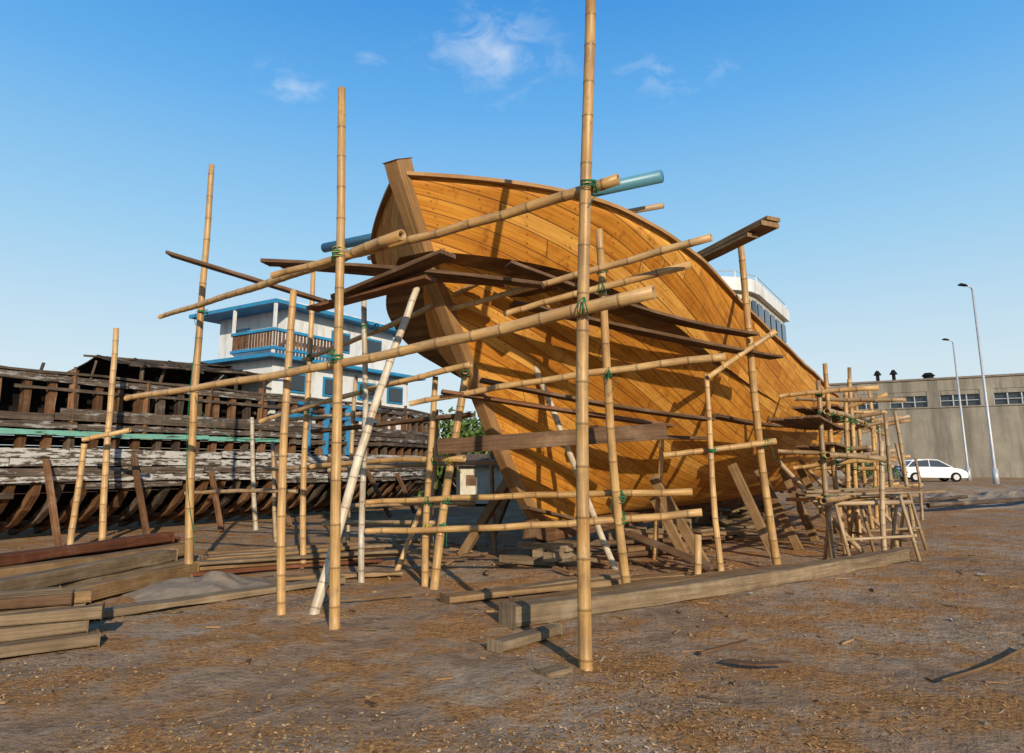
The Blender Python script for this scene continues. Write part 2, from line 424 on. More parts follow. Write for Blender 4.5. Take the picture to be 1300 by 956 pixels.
pp=MB(); tube(pp,[hp(-1.75,-3.4,5.42),hp(-1.75,-.2,5.34),hp(-1.8,2.9,5.28)],.085,16); pp.obj('blue_pipe',M['pvc'],ship,smooth=True)
pp=MB(); tube(pp,[hp(-1.35,-2.7,5.22),hp(-1.35,2.75,5.06)],.04,10); pp.obj('bamboo_bar',M['bamboo_grey'],ship,smooth=True)
br=MB()
def outline(sf,sc,se,w,n=12):
    o=[]
    for k in range(n+1):
        a=-math.pi/2+math.pi*k/n
        o.append((sc-(sc-sf)*math.cos(a),w*math.sin(a)))
    return [(se,-w)]+o+[(se,w)]
def storey(mb,ol,z0,z1,m,dz=0):
    n=len(ol); lo=[mb.vert(hp(s,p,z0)) for s,p in ol]; hi=[mb.vert(hp(s,p,z1)) for s,p in ol]
    for k in range(n):
        k2=(k+1)%n; mb.face([lo[k],lo[k2],hi[k2],hi[k]],None,m)
    mb.face(hi,None,m); mb.face(lo[::-1],None,m)
storey(br,outline(5.1,6.6,12.2,2.25),2.8,4.0,1)
storey(br,outline(5.08,6.6,12.22,2.27),4.0,4.55,2)
storey(br,outline(4.9,6.5,11.6,2.34),4.55,4.63,1)
storey(br,outline(4.9,6.4,9.8,2.2),4.63,5.50,1)
storey(br,outline(4.8,6.3,9.9,2.32),5.50,5.80,0)
ol=outline(4.88,6.4,9.8,2.22,14)
for k in range(len(ol)-1):
    (a,b),(c,d_)=ol[k],ol[k+1]; L=math.hypot(c-a,d_-b); nn=max(1,round(L/.75))
    for q in range(nn):
        t0,t1=(q+.12)/nn,(q+.88)/nn
        P=[(a+(c-a)*t,b+(d_-b)*t) for t in(t0,t1)]
        cs=V(((P[0][0]+P[1][0])/2,(P[0][1]+P[1][1])/2,0)); 
        nx=(d_-b)/max(L,1e-4); ny=-(c-a)/max(L,1e-4)
        off=.012
        sgn=1 if (nx*(cs.x-7.5)+ny*cs.y)>0 else -1
        i4=[br.vert(hp(P[e][0]+sgn*nx*off,P[e][1]+sgn*ny*off,zz)) for e,zz in((0,4.88),(1,4.88),(1,5.36),(0,5.36))]
        br.face(i4,None,3)
for s_ in(7,8.2,9.4,10.6,11.6):
    i4=[br.vert(hp(s_,2.29,3.45)),br.vert(hp(s_+.5,2.29,3.45)),br.vert(hp(s_+.5,2.29,3.9)),br.vert(hp(s_,2.29,3.9))]; br.face(i4,None,3)
br.obj('bridge_deckhouse',[M['white'],M['cream'],M['purple'],M['glass']],ship)
rl=MB()
ro=outline(4.9,6.4,9.8,2.24,6)
tube(rl,[hp(s,p,5.98) for s,p in ro],.012,6)
for s,p in ro[::1]: tube(rl,[hp(s,p,5.80),hp(s,p,5.98)],.012,6)
tube(rl,[hp(8,0,5.7),hp(8,0,6.5)],.04,6)
rl.obj('roof_railing',M['steel'],ship)

for s in(.25,3.2,6.2,9.2,12.2,15.2):
    kb=MB(); r=math.atan2(D.y,D.x); 
    c=hp(s,0,0)
    for k,(z,ro_,w) in enumerate(((.075,math.pi/2,1.5),(.20,0,1.0),(.315,math.pi/2,1.1))):
        if k==1:
            box(kb,tuple(c+D*.2+V((0,0,z-.0))),(w,.24,.13),rot=r); box(kb,tuple(c-D*.2+E*.35+V((0,0,z-.0))),(w*.8,.2,.13),rot=r)
        else:
            for o_ in(-.2,.18): box(kb,tuple(c+D*o_+E*R(-.08,.08)+V((0,0,z))),(w*R(.8,1.05),.22,.118),rot=r+math.pi/2+R(-.08,.08))
    kb.obj('keel_block',M['beam'],bevel=.012)

# ------------------------------------------------------------------ scaffolding
sc=empty('bamboo_scaffolding')
def c(*a): return tuple(v/100 for v in a)
B=M['bamboo']; BW=M['bamboo_white']; BG=M['bamboo_grey']
ST=[(59,584,-6,75,584,648,.056,.050,B,.02),(-177,721,-6,-198,721,586,.056,.044,B,-.03),(-253,791,-6,-262,791,365,.05,.04,B,.02),
(-460,1017,-6,-478,1017,628,.062,.042,B,.05),(-846,1462,-6,-865,1462,453,.07,.055,B,0),(-854,1368,-6,-848,1368,201,.06,.055,B,0),
(-218,791,-6,-127,891,398,.058,.045,BW,-.04),(-104,953,-6,-49,973,410,.06,.05,B,.03),(-118,972,-6,-109,972,284,.05,.04,B,.03),
(-210,997,-6,-221,997,407,.045,.04,BW,-.02),(-326,1114,-6,-335,1114,480,.05,.04,B,.04),(-636,1755,-6,-667,1755,279,.06,.05,BW,0),
(149,924,-6,106,804,446,.06,.045,B,.03),(163,1114,-6,11,994,357,.05,.045,BW,.02),(314,1067,-6,306,1067,300,.05,.04,B,.03),
(416,1114,-6,366,1054,522,.066,.05,B,.03),(250,1243,-6,266,1193,284,.045,.04,B,0),(259,997,-6,262,997,63,.05,.05,B,0),
(-181,1114,-6,-147,1144,94,.045,.04,B,0),(-32,1331,-6,-42,1331,204,.05,.04,BG,0)]
for a in ST: bamboo(c(*a[:3]),c(*a[3:6]),a[6],a[7],a[8],sc,'upright',bow=a[9])
HZ=[((-555,1052,389),(-113,662,390),.035,.058,B),((-282,777,379),(97,583,414),.038,.052,B),((-507,897,246),(117,545,300),.036,.060,B),
((-104,930,368),(218,716,406),.035,.045,B),((-10,850,349),(210,775,392),.038,.048,B),((-138,923,241),(250,789,285),.036,.048,B),
((-413,1127,230),(-57,930,296),.035,.045,B),((-204,983,108),(227,879,126),.036,.045,B),((-203,983,69),(237,876,101),.04,.048,B),
((238,1090,175),(413,1080,196),.042,.05,B),((-348,1127,332),(-31,880,405),.035,.045,B),((-871,1400,210),(-777,1400,229),.05,.05,B),
((-321,1110,157),(-64,939,168),.035,.045,B),((307,1060,295),(409,1040,364),.04,.045,B),
((-290,1150,92),(-60,1150,98),.04,.04,BG),((-330,1250,150),(20,1150,165),.04,.04,BG)]
for a,b,r0,r1,m in HZ: bamboo(c(*a),c(*b),r0,r1,m,sc,'cross_pole')
for k,s in enumerate([3.15,4.5,5.6,6.9,8.1,9.5,10.9,12.4,14.0,15.6]):
    h=R(2.9,3.5)+ (.5 if k%3==1 else 0)
    bamboo(hp(s,3.85+R(-.1,.1),-.05),hp(s+R(-.2,.2),3.95+R(-.15,.15),h),.05,.042,BG if k%4==0 else B,sc,'upright')
    if k%2==0: bamboo(hp(s+.4,4.7+R(-.2,.2),-.05),hp(s+.4+R(-.3,.3),4.7+R(-.2,.2),R(1.6,2.9)),.045,.04,BG,sc,'upright')
    bamboo(hp(s+.1,3.1,R(1.4,2.0)),hp(s+R(-.1,.3),R(4.3,5.0),R(1.5,2.0)),.036,.045,B if k%2 else BG,sc,'cross_pole')
    bamboo(hp(s+.1,3.2,R(2.3,2.9)),hp(s+R(-.1,.3),R(4.3,5.2),R(2.4,3.0)),.036,.045,BG if k%2 else B,sc,'cross_pole')
    if k%2: bamboo(hp(s+.2,2.9,R(.7,1.0)),hp(s+R(-.1,.3),R(4.4,5.0),R(.8,1.1)),.036,.045,B,sc,'cross_pole')
    if k%2: bamboo(hp(s+.3,4.2,-.05),hp(s-.4,2.9,1.7),.05,.045,BG,sc,'raking_shore')
for z,a,b in((1.05,1.8,9),(1.75,2.6,12),(2.5,2.9,11),(1.0,8,16.5),(1.8,10,17),(2.6,9,16.5)):
    bamboo(hp(a,4.0,z),hp(b,4.02,z+R(-.1,.15)),.048,.04,B,sc,'ledger')
for z,a,b in((1.95,4.2,9.0),(2.7,4.6,10.0),(1.15,7,12),(1.95,9.2,14),(2.35,2.4,7.0)):
    for q in(0,1,2):
        mb=MB(); sweep(mb,line(hp(a+R(-.3,.3),3.3+q*.27,z+.02*q),hp(b+R(-.4,.4),3.3+q*.27,z+R(-.03,.05)+.02*q),8,sag=.05),.24,.04); mb.obj('plank',M['plank'],sc)
def board(A,B_,w,t,mat,bow=0,sag=0,name='plank',n=8,up=V((0,0,1))):
    mb=MB(); sweep(mb,line(c(*A),c(*B_),n,bow,sag),w,t,up=up,jit=.003); return mb.obj(name,mat,sc,bevel=.004)
P=M['plank']
board((-494,947,459),(-249,960,385),.24,.045,P)
board((-344,919,438),(39,830,381),.24,.045,P,sag=-.05); board((-330,940,440),(-10,862,392),.22,.045,M['plank_red'])
board((-219,840,367),(-72,740,394),.26,.05,P); board((-260,870,360),(-95,775,375),.22,.045,M['plank_red'])
board((-5,860,418),(379,1060,362),.26,.045,P,bow=.25,sag=.22)
board((0,890,372),(438,1120,335),.26,.045,P,bow=.30,sag=.12)
board((-43,940,275),(310,1080,230),.26,.045,P,bow=.2,sag=.08)
board((-93,900,255),(227,990,215),.25,.045,M['plank_red'],bow=.1,sag=.02)
board((-101,940,184),(205,910,204),.045,.21,M['plank'])
board((292,1110,489),(373,940,502),.34,.07,M['lumber']); board((300,1115,498),(380,945,512),.26,.05,M['lumber']); board((285,1100,482),(352,955,490),.2,.05,M['lumber'])
board((186,1150,52),(296,1050,11),.24,.05,P)
board((20,1080,95),(150,1180,60),.24,.05,P)
board((-330,1160,215),(-60,1000,232),.25,.05,P); board((120,1030,215),(330,1180,205),.25,.05,P,sag=.05)
board((-60,985,390),(60,900,400),.2,.05,P)
board((330,1130,240),(560,1360,235),.26,.05,P,sag=.05)
for a,b in(((-300,1300,-5),(-300,1310,330)),((-150,1250,-5),(-140,1260,260)),((60,1300,-5),(55,1290,190)),((-500,1500,-5),(-520,1500,210)),((-425,1320,-5),(-440,1330,250))):
    bamboo(c(*a),c(*b),.045,.04,BG,sc,'upright')
for a,b in(((-520,1450,150),(-200,1300,160)),((-480,1400,250),(-230,1300,262)),((-700,1500,100),(-430,1400,108)),((-330,1230,60),(-120,1180,64))):
    bamboo(c(*a),c(*b),.04,.04,BG,sc,'cross_pole')
for s,p0,p1,z1 in((1.6,2.2,1.3,1.4),(3.0,3.0,2.3,1.6),(4.6,3.1,2.4,1.5),(6.5,3.1,2.5,1.5),(2.4,1.6,1.0,1.0),(8.6,3.2,2.5,1.5),(3.0,-3,-2.3,1.6),(6.5,-3.1,-2.5,1.5),(.6,-2,-1.0,1.4)):
    mb=MB(); sweep(mb,line(hp(s,p0,-.03),hp(s+.1,p1,z1),3),.16,.12,up=D); mb.obj('timber_shore',M['lumber'],sc,bevel=.008)
ls=MB(); ly=MB()
def closest(p1,q1,p2,q2):
    d1=q1-p1;d2=q2-p2;r=p1-p2;a=d1.dot(d1);e=d2.dot(d2);f=d2.dot(r);c_=d1.dot(r);b=d1.dot(d2);den=a*e-b*b
    if abs(den)<1e-6: return None
    s=(b*f-c_*e)/den; t=(b*s+f)/e
    if s<0.01 or s>.99 or t<0 or t>1: return None
    return s,t
cnt=0
for i in range(len(POLES)):
    for j in range(len(POLES)):
        if i==j: continue
        A,B_,r=POLES[i]; A2,B2,r2=POLES[j]
        d1=(B_-A).normalized(); d2=(B2-A2).normalized()
        if abs(d1.z)<.75 or abs(d2.z)>.6: continue
        st=closest(A,B_,A2,B2)
        if not st: continue
        p=A.lerp(B_,st[0]); q=A2.lerp(B2,st[1])
        if (p-q).length>.42: continue
        if p.y>13 and R(0,1)<.5: continue
        cnt+=1; tgt=ls if R(0,1)<.85 else ly
        dd,x,y=frame(d1)
        for k in range(4):
            zz=(k-2)*.020+R(-.006,.006); n=10; tl=R(-.35,.35)
            pts=[]
            for m in range(n+1):
                a=2*math.pi*m/n; pts.append(p+dd*(zz+tl*.12*math.sin(a))+x*(r+.008)*math.cos(a)+y*(r+.008)*math.sin(a))
            tube(tgt,pts,.006,5,cap=False)
        if (p-q).length<.25:
            e,x2,y2=frame(d2)
            for k in range(3):
                pts=[]
                for m in range(11):
                    a=2*math.pi*m/10; pts.append(q+e*((k-1)*.02+.03*math.sin(a+k))+x2*(r2+.010)*math.cos(a)+y2*(r2+.010)*math.sin(a))
                tube(tgt,pts,.006,5,cap=False)
        if R(0,1)<.5:
            s_=p+x*(r+.01)*random.choice((-1,1))-y*r; tube(tgt,[s_,s_+V((R(-.04,.04),R(-.02,.02),-.1)),s_+V((R(-.08,.08),0,-R(.15,.35)))],.004,4)
ls.obj('rope_lashing',M['rope'],sc); 
if ly.f: ly.obj('rope_lashing_yellow',M['rope_y'],sc)
rp=MB()
for A_,B_,sg in(((-4.75,10.15,3.9),(-4.45,10.0,.4),-.5),((-4.7,10.1,2.6),(-2.6,7.95,1.9),.5)):
    tube(rp,line(A_,B_,10,bow=sg*.3,sag=.25),.005,4)
rp.obj('hanging_rope',M['rope'],sc)

# ------------------------------------------------------------------ old boat (left)
ob=empty('old_wooden_boat')
O2=V((-9.6,14.6,0))
def op(s,p,z): return O2+D*s+E*p+V((0,0,z))
sec=smooth_curve([0,.15,.4,.8,1.2,2,3,3.8],[-2.6,-1.9,-.95,-.38,-.1,.06,.04,0],0,3.9,.08)
def bend(s): 
    k=max(0,(s-8)/7); return -1.6*k*k
TOP=3.50
rb=MB()
s=-9.5
while s<14:
    top=TOP-.08+R(-.12,.05)
    pts=[op(s+R(-.01,.01),sec(z)+bend(s)-.1,z) for z in np.linspace(.12,top,12)]
    sweep(rb,pts,.14,.17,up=E,jit=.008,m=0 if R(0,1)<.6 else 1)
    s+=R(.44,.56)
rb.obj('ribs',[M['rib'],M['oldwood']],ob)
inn=MB()
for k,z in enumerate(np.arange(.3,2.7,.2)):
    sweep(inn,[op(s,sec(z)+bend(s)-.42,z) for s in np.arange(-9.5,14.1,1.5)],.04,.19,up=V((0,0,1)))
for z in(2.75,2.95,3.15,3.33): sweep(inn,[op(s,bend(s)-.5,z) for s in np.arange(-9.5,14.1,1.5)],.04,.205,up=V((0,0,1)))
inn.obj('inner_planking',M['shaded_wood'],ob)
def strake(z,h,mi,s_a=-9.5,s_b=14,gap=.0,th=.05,jit=.02,off=0):
    s=s_a
    while s<s_b:
        L=R(1.8,4.2); e=min(s+L,s_b)
        if R(0,1)>=gap and e-s>.3:
            j=R(-jit,jit); mb_=old[mi]; n=6; dr=R(-.02,.02)
            pts=[op(s+.01+(e-s-.02)*k/n,sec(z)+bend(s+(e-s)*k/n)+.025+off,z+j+dr*(k/n-.5)*2) for k in range(n+1)]
            sweep(mb_,pts,th,h*R(.90,1.02),jit=.008)
        s=e
old={'o':MB(),'p':MB(),'d':MB(),'g':MB(),'b':MB(),'r':MB()}
strake(3.40,.15,'d'); 
strake(3.16,.07,'o',gap=.55,jit=.05)
strake(2.74,.14,'d',gap=.08); strake(2.59,.15,'o'); strake(2.43,.14,'d',gap=.15)
strake(2.26,.11,'g',s_b=6,th=.09,off=.03); strake(2.26,.11,'o',s_a=6,th=.09,off=.03)
strake(1.84,.19,'p'); strake(1.65,.18,'p'); strake(1.47,.17,'d'); strake(1.30,.16,'p',gap=.08); strake(1.14,.14,'d',gap=.4)
strake(.98,.12,'o',gap=.8,th=.04); strake(.5,.14,'r',gap=.85)
strake(3.0,.12,'b',s_a=5.4,s_b=9.6,off=.06); strake(3.38,.10,'b',s_a=6.2,s_b=9.8,off=.06)
for k,m in(('o','oldwood'),('p','peel'),('d','peel_dark'),('g','peel_green'),('b','peel_blue'),('r','rib')):
    old[k].obj('strakes_'+m,M[m],ob)
cr=MB(); sweep(cr,[op(s,bend(s)-.03,TOP+.03+.015*math.sin(s*2.3)) for s in np.arange(-9.5,14.1,.6)],.24,.06,jit=.01); cr.obj('rail',M['oldwood'],ob)
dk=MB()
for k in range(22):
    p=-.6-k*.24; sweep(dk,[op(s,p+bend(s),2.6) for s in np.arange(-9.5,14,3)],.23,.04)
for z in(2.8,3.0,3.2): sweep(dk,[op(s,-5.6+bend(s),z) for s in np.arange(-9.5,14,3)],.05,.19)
dk.obj('deck',M['shaded_wood'],ob)
pk=MB()
for s in np.arange(-3,12,1.6): sweep(pk,[op(s,bend(s)+.02,2.3),op(s+R(-.05,.05),bend(s)+.02,TOP+R(0,.25))],.13,.1,m=0)
for s in (6.6,7.3,8.2): sweep(pk,[op(s,bend(s)+.12,1.9),op(s,bend(s)+.12,3.4)],.2,.08,m=1)
pk.obj('bulwark_posts',[M['rib'],M['peel_blue']],ob)
dh=MB()
def lbox(mb,s0_,s1_,p0_,p1_,z0,z1,m): 
    cc=op((s0_+s1_)/2,(p0_+p1_)/2,(z0+z1)/2); box(mb,tuple(cc),(s1_-s0_,p1_-p0_,z1-z0),m,rot=math.atan2(D.y,D.x))
lbox(dh,5.6,11.5,-3.9,-.35,2.65,4.62,0)
lbox(dh,5.2,12.0,-4.2,.05,4.62,4.72,1)
lbox(dh,6.1,10.8,-3.7,-.5,4.72,6.20,0)
lbox(dh,5.3,11.3,-4.2,-.0,6.20,6.31,1)
lbox(dh,5.5,11.2,-4.0,-.15,6.31,6.39,0)
for s_ in(7.9,9.4):
    lbox(dh,s_,s_+.8,-.50,-.46,5.2,5.85,1); lbox(dh,s_+.07,s_+.73,-.46,-.43,5.27,5.78,2)
for p0 in(-2.9,):
    lbox(dh,6.06,6.10,p0,p0+.7,5.2,5.8,1); lbox(dh,6.03,6.06,p0+.06,p0+.64,5.26,5.74,2)
for s_ in(6.0,7.5,9.0,10.4):
    lbox(dh,s_,s_+.8,-.35,-.31,3.7,4.3,1); lbox(dh,s_+.07,s_+.73,-.31,-.28,3.77,4.23,2)
lbox(dh,5.57,5.60,-2.4,-1.7,2.8,4.4,2)
for p_ in np.arange(-1.9,-.02,.13): lbox(dh,5.32,5.36,p_,p_+.06,4.95,5.38,3)
for s_ in np.arange(5.4,7.8,.13): lbox(dh,s_,s_+.06,-.08,-.04,4.95,5.38,3)
lbox(dh,5.28,5.40,-1.95,.0,5.38,5.46,1); lbox(dh,5.40,7.85,-.12,.0,5.38,5.46,1)
lbox(dh,5.29,5.39,-1.95,.0,4.85,4.93,1); lbox(dh,5.40,7.85,-.11,-.01,4.85,4.93,1)
for s_,p_ in((5.36,-1.93),(5.36,-.07),(7.8,-.07)): lbox(dh,s_-.04,s_+.04,p_-.04,p_+.035,4.72,6.20,0)
dh.obj('deckhouse',[M['white'],M['blue'],M['glass'],M['rib']],ob)
cn=MB()
def sheet(a,b,c_,d_,n=7,m=4):
    idx=[[None]*(m+1) for _ in range(n+1)]
    for i in range(n+1):
        for j in range(m+1):
            u,v=i/n,j/m; p=a*(1-u)*(1-v)+b*u*(1-v)+c_*u*v+d_*(1-u)*v
            idx[i][j]=cn.vert(p+V((0,0,-.05*math.sin(v*3.14)-.04*math.sin(u*3.14)+R(-.012,.012))))
    for i in range(n):
        for j in range(m): cn.face([idx[i][j],idx[i+1][j],idx[i+1][j+1],idx[i][j+1]])
for k in range(4):
    s_=1.7+k*.95; j=R(-.05,.05)
    sheet(op(s_,-.1+R(-.2,.1),3.96+.06*k+j),op(s_+1.05,-.1+R(-.2,.1),4.0+.06*k+j),op(s_+1.05,-2.3,4.36+.05*k+j),op(s_,-2.3,4.34+.05*k+j))
    sheet(op(s_,-2.25,4.37+.05*k-j),op(s_+1.05,-2.25,4.38+.05*k-j),op(s_+1.05,-4.2+R(-.2,.2),4.0+j),op(s_,-4.2,3.98+j))
co=cn.obj('canopy',M['tarp'],ob); s_=co.modifiers.new('s','SOLIDIFY'); s_.thickness=.03
cp=MB()
for s_ in(1.8,3.2,4.4,5.3):
    for p_ in(-.3,-3.9): tube(cp,[op(s_,p_,2.7),op(s_,p_,4.0)],.05,7)
    tube(cp,[op(s_,-.0,3.91),op(s_+.1,-2.2,4.33)],.03,6)
for z_,p_ in((3.93,-.15),(4.34,-2.3)): tube(cp,[op(1.4,p_,z_-.03),op(5.9,p_,z_+.2)],.03,6)
for k in range(20):
    s_=R(-3.5,11); a=op(s_,R(-1.5,-.3),2.7); tube(cp,[a,a+V((R(-.5,.5),R(-.3,.3),R(.7,1.4)))],R(.02,.04),6)
cp.obj('canopy_posts',M['oldwood'],ob)
sp_=MB()
for s_ in np.arange(-6,13,1.9):
    sweep(sp_,[op(s_,.95+R(-.2,.3)+bend(s_),0),op(s_+R(-.2,.2),.05+bend(s_),R(1.2,1.9))],.1,.1,up=D)
sp_.obj('side_shores',M['rib'],ob)

# ------------------------------------------------------------------ lumber
def pile(name): return empty(name)
lp=pile('lumber_pile')
def beam(A,B_,w,h,mat,par=lp,name='beam',n=8,bow=None,bev=.014):
    mb=MB(); L=(V(B_)-V(A)).length
    sweep(mb,line(A,B_,n,R(-.012,.012)*L if bow is None else bow,R(-.004,.004)*L),w,h,jit=.009); return mb.obj(name,mat,par,bevel=bev)
LM,LR_,BM=M['lumber'],M['lumber_red'],M['beam']
beam((-5.35,7.0,.10),(-4.62,10.3,.11),.20,.18,LM); beam((-5.9,7.0,.11),(-4.80,10.9,.11),.24,.20,BM)
beam((-6.1,7.0,.11),(-5.45,10.9,.11),.26,.20,LR_); beam((-6.6,7.2,.11),(-5.5,11.8,.11),.24,.20,LM)
beam((-7.0,7.6,.12),(-6.0,11.7,.12),.26,.20,LR_); beam((-5.6,7.3,.29),(-5.05,10.5,.29),.22,.16,BM)
beam((-6.5,7.5,.31),(-5.15,11.2,.30),.24,.18,LM,bow=.05); beam((-6.75,8.6,.30),(-5.75,12.1,.31),.22,.17,LR_)
beam((-6.35,7.9,.47),(-5.65,11.6,.44),.24,.13,LR_,bow=-.06)
for k in range(8):
    a=R(-.35,.35); beam((-4.9+R(-.3,.3),9.9+k*.28,.05+.05*(k%2)),(-2.3+R(-.6,.5),12.0+k*.25+a,.05+.06*(k%2)),R(.14,.22),R(.04,.08),LM if k%3 else LR_)
for k in range(4): beam((-4.8+R(-.3,.3),10.3+k*.4,.19),(-2.0+R(-.6,.5),12.3+k*.35+R(-.3,.3),.18),R(.14,.22),.05,LM if k%2 else BM)
beam((-4.75,7.25,.05),(-2.35,9.75,.06),.26,.07,BM); beam((-3.2,9.9,.05),(-1.6,10.4,.05),.2,.05,LM)
lp2=pile('timber_offcut_stack')
for r_ in range(4):
    for q in range(4-r_//2):
        o_=q*.26+r_*.07+R(-.03,.03); h=.10
        a=V((-3.82+R(-.28,.18)-o_*.5,6.55+o_*.55,.06+r_*.108)); an=R(-.13,.13)
        dv=V((-1.9,-1.15,0)); dv.rotate(Matrix.Rotation(an,3,'Z').to_quaternion())
        beam(a+dv,a,R(.15,.22),h,random.choice((BM,LM,P,BM)),par=lp2,name='offcut',n=4)
bb=pile('squared_timber_beam'); beam((-.05,7.3,.10),(6.6,12.05,.10),.25,.19,BM,bb,'beam',16,bow=.07,bev=.02)
bb=pile('squared_timber_beam'); beam((.05,7.95,.07),(6.3,11.95,.07),.28,.13,LM,bb,'beam',16,bow=.03,bev=.015)
bb=pile('squared_timber_beam'); beam((-.15,6.35,.04),(.42,7.0,.04),.15,.08,BM,bb,'beam',3)
bb=pile('timber_plank'); beam((-.8,8.5,.04),(2.35,10.1,.04),.26,.07,LM,bb,'plank',5); beam((-.3,8.85,.05),(1.6,9.9,.1),.2,.06,BM,bb,'plank2',5)
bb=pile('timber_plank'); beam((.22,5.62,.02),(.42,5.76,.02),.16,.035,BM,bb,'plank',3)
bb=pile('timber_plank'); beam((1.6,9.5,.05),(2.9,10.3,.05),.16,.05,LM,bb,'plank',3)
uh=pile('timber_stack')
for k in range(9):
    a=R(-.3,.3); x=1.4+k*.28; beam((x+R(-.3,.3),12.2+k*.35,.06+.07*(k%3)),(x+1.9+R(-.3,.4),13.1+k*.38+a,.07+.07*(k%3)),R(.14,.24),R(.05,.09),random.choice((P,LM,BM)),uh,'board',4)
sm=MB(); n=30
for i in range(n+1):
    for j in range(n+1):
        x=-1.1+2.2*i/n;y=-.9+1.8*j/n; r=math.hypot(x/1.05,y/.85)*(1+.25*noise.noise(V((x*2,y*2,7)))); z=.20*max(0,1-r)**.9*(1+.7*noise.noise(V((x*3,y*3,0))))+.02*noise.noise(V((x*9,y*9,0)))
        sm.vert((-4.0+x,9.3+y,gh(-4+x,9.3+y)+(z if r<1 else -.04)))
for i in range(n):
    for j in range(n):
        a=i*(n+1)+j; sm.face([a,a+n+1,a+n+2,a+1])
sm.obj('sand_pile',M['sand'],smooth=True)
wsx=MB()
for k in range(240):
    y=5+R(0,1)**.9*14; x=R(-.75,.8)*y; 
    if abs(x-.6)<.3 and y<6.5: continue
    L=R(.04,.22); a=R(0,6.28); z=gh(x,y)+.008
    sweep(wsx,[(x,y,z),(x+L*math.cos(a),y+L*math.sin(a),z+R(0,.02))],R(.012,.035),R(.006,.02),m=random.choice((0,0,1)))
sweep(wsx,line((1.6,6.2,.02),(2.1,6.5,.05),3),.03,.02,m=1); sweep(wsx,line((1.75,5.95,.03),(2.2,5.75,.07),4,bow=.08),.09,.015,m=1)
tube(wsx,line((3.2,5.45,.02),(4.5,6.35,.04),6,bow=.05),.012,6,m=0)
tube(wsx,line((-2.2,8.4,.02),(-1.2,8.8,.04),4,bow=.05),.012,6)
for k in range(80):
    x=R(-1.5,4.0); y=R(10.2,14.5); L=R(.1,.6); a=R(0,6.28); z=R(.02,.05)
    sweep(wsx,[(x,y,z),(x+L*math.cos(a),y+L*math.sin(a),z+R(0,.05))],R(.03,.1),R(.015,.04),m=random.choice((0,1)))
wsx.obj('wood_scraps',[M['lumber'],M['plank']])
lt=MB()
for x,y in((3.0,9.0),(2.75,9.75),(4.6,7.6),(6.9,10.5)):
    z=gh(x,y); idx=[lt.vert((x+R(-.03,.03)+.03*math.cos(a),y+.03*math.sin(a)+R(-.02,.02),z+.01+R(0,.03))) for a in np.arange(0,6.2,1.05)]
    cidx=lt.vert((x,y,z+.035)); 
    for q in range(len(idx)): lt.face([idx[q],idx[(q+1)%len(idx)],cidx])
lt.obj('litter',M['plastic'])

def trestle(A,B_,h,mat):
    o=empty('sawhorse'); A=V(A);B_=V(B_); d=(B_-A).normalized(); n=V((d.y,-d.x,0))
    mb=MB(); tube(mb,[A-d*.25+V((0,0,h)),B_+d*.25+V((0,0,h))],.04,9); mb.obj('top_bar',mat,o,smooth=True)
    mb=MB()
    for e in(A,B_):
        for q in(-1,1): tube(mb,[e+n*.3*q,e+n*.03*q+V((0,0,h+.10))],.03,8)
        tube(mb,[e+n*.26+V((0,0,.3)),e-n*.26+V((0,0,.32))],.024,7)
    tube(mb,[A+n*.22+V((0,0,.38)),B_+n*.22+V((0,0,.40))],.026,7)
    mb.obj('legs',mat,o,smooth=True)
trestle((5.45,11.9,0),(6.8,12.3,0),.95,BG)
trestle((6.6,13.4,0),(7.8,13.8,0),1.0,BG)
st=empty('stacked_boards')
for k in range(5):
    mb=MB(); sweep(mb,line((5.3+R(-.3,.3),12.1+k*.3,1.03+R(0,.05)+.02*k),(8.0+R(-.5,.4),13.0+k*.25,1.10+R(0,.06)),5),.12,.035); mb.obj('board',P if k%2 else BM,st)

# ------------------------------------------------------------------ background
wh=empty('concrete_warehouse')
W0=V((24.0,72.5,0)); W1=V((62.0,50.0,0)); wd=(W1-W0).normalized(); wn=V((wd.y,-wd.x,0))
if wn.y>0: wn=-wn
def wbox(mb,a,b,z0,z1,d0,d1,m):
    cc=W0+wd*(a+b)/2+wn*(d0+d1)/2+V((0,0,(z0+z1)/2)); box(mb,tuple(cc),(b-a,d1-d0,z1-z0),m,rot=math.atan2(wd.y,wd.x))
LW=(W1-W0).length
wb=MB()
wbox(wb,9,LW,-.2,6.9,-14,0,0); wbox(wb,9,LW,8.35,9.4,-14,0,0); wbox(wb,9,LW,6.9,8.35,-14,-.35,1)
wbox(wb,-6,9,-.2,8.3,-14,0,0)
a=9.0;k=0
while a<LW:
    if k%2==0: wbox(wb,a,a+1.0,6.9,8.35,-.34,.0,0); a+=1.0
    else:
        wbox(wb,a,a+3.1,7.95,8.35,-.3,-.05,0)
        for q in(0,1.03,2.06,3.1): wbox(wb,a+q-.05,a+q+.05,6.9,7.95,-.3,-.12,2)
        wbox(wb,a,a+3.1,7.38,7.44,-.28,-.14,2); a+=3.1
    k+=1
wbox(wb,8.9,LW+.2,9.4,9.58,-14.2,.12,3); wbox(wb,-6.1,8.9,8.3,8.45,-14.2,.12,3)
wbox(wb,9,LW,6.78,6.9,0,.1,0)
wb.obj('walls',[M['concrete'],M['glass'],M['steel'],M['stone']],wh)
vt=MB()
for a in(13.2,14.6):
    b=W0+wd*a-wn*2; tube(vt,[b+V((0,0,9.3)),b+V((0,0,10.4))],.16,10); tube(vt,[b+V((0,0,10.35)),b+V((0,0,10.8))],.38,10,r1=.12)
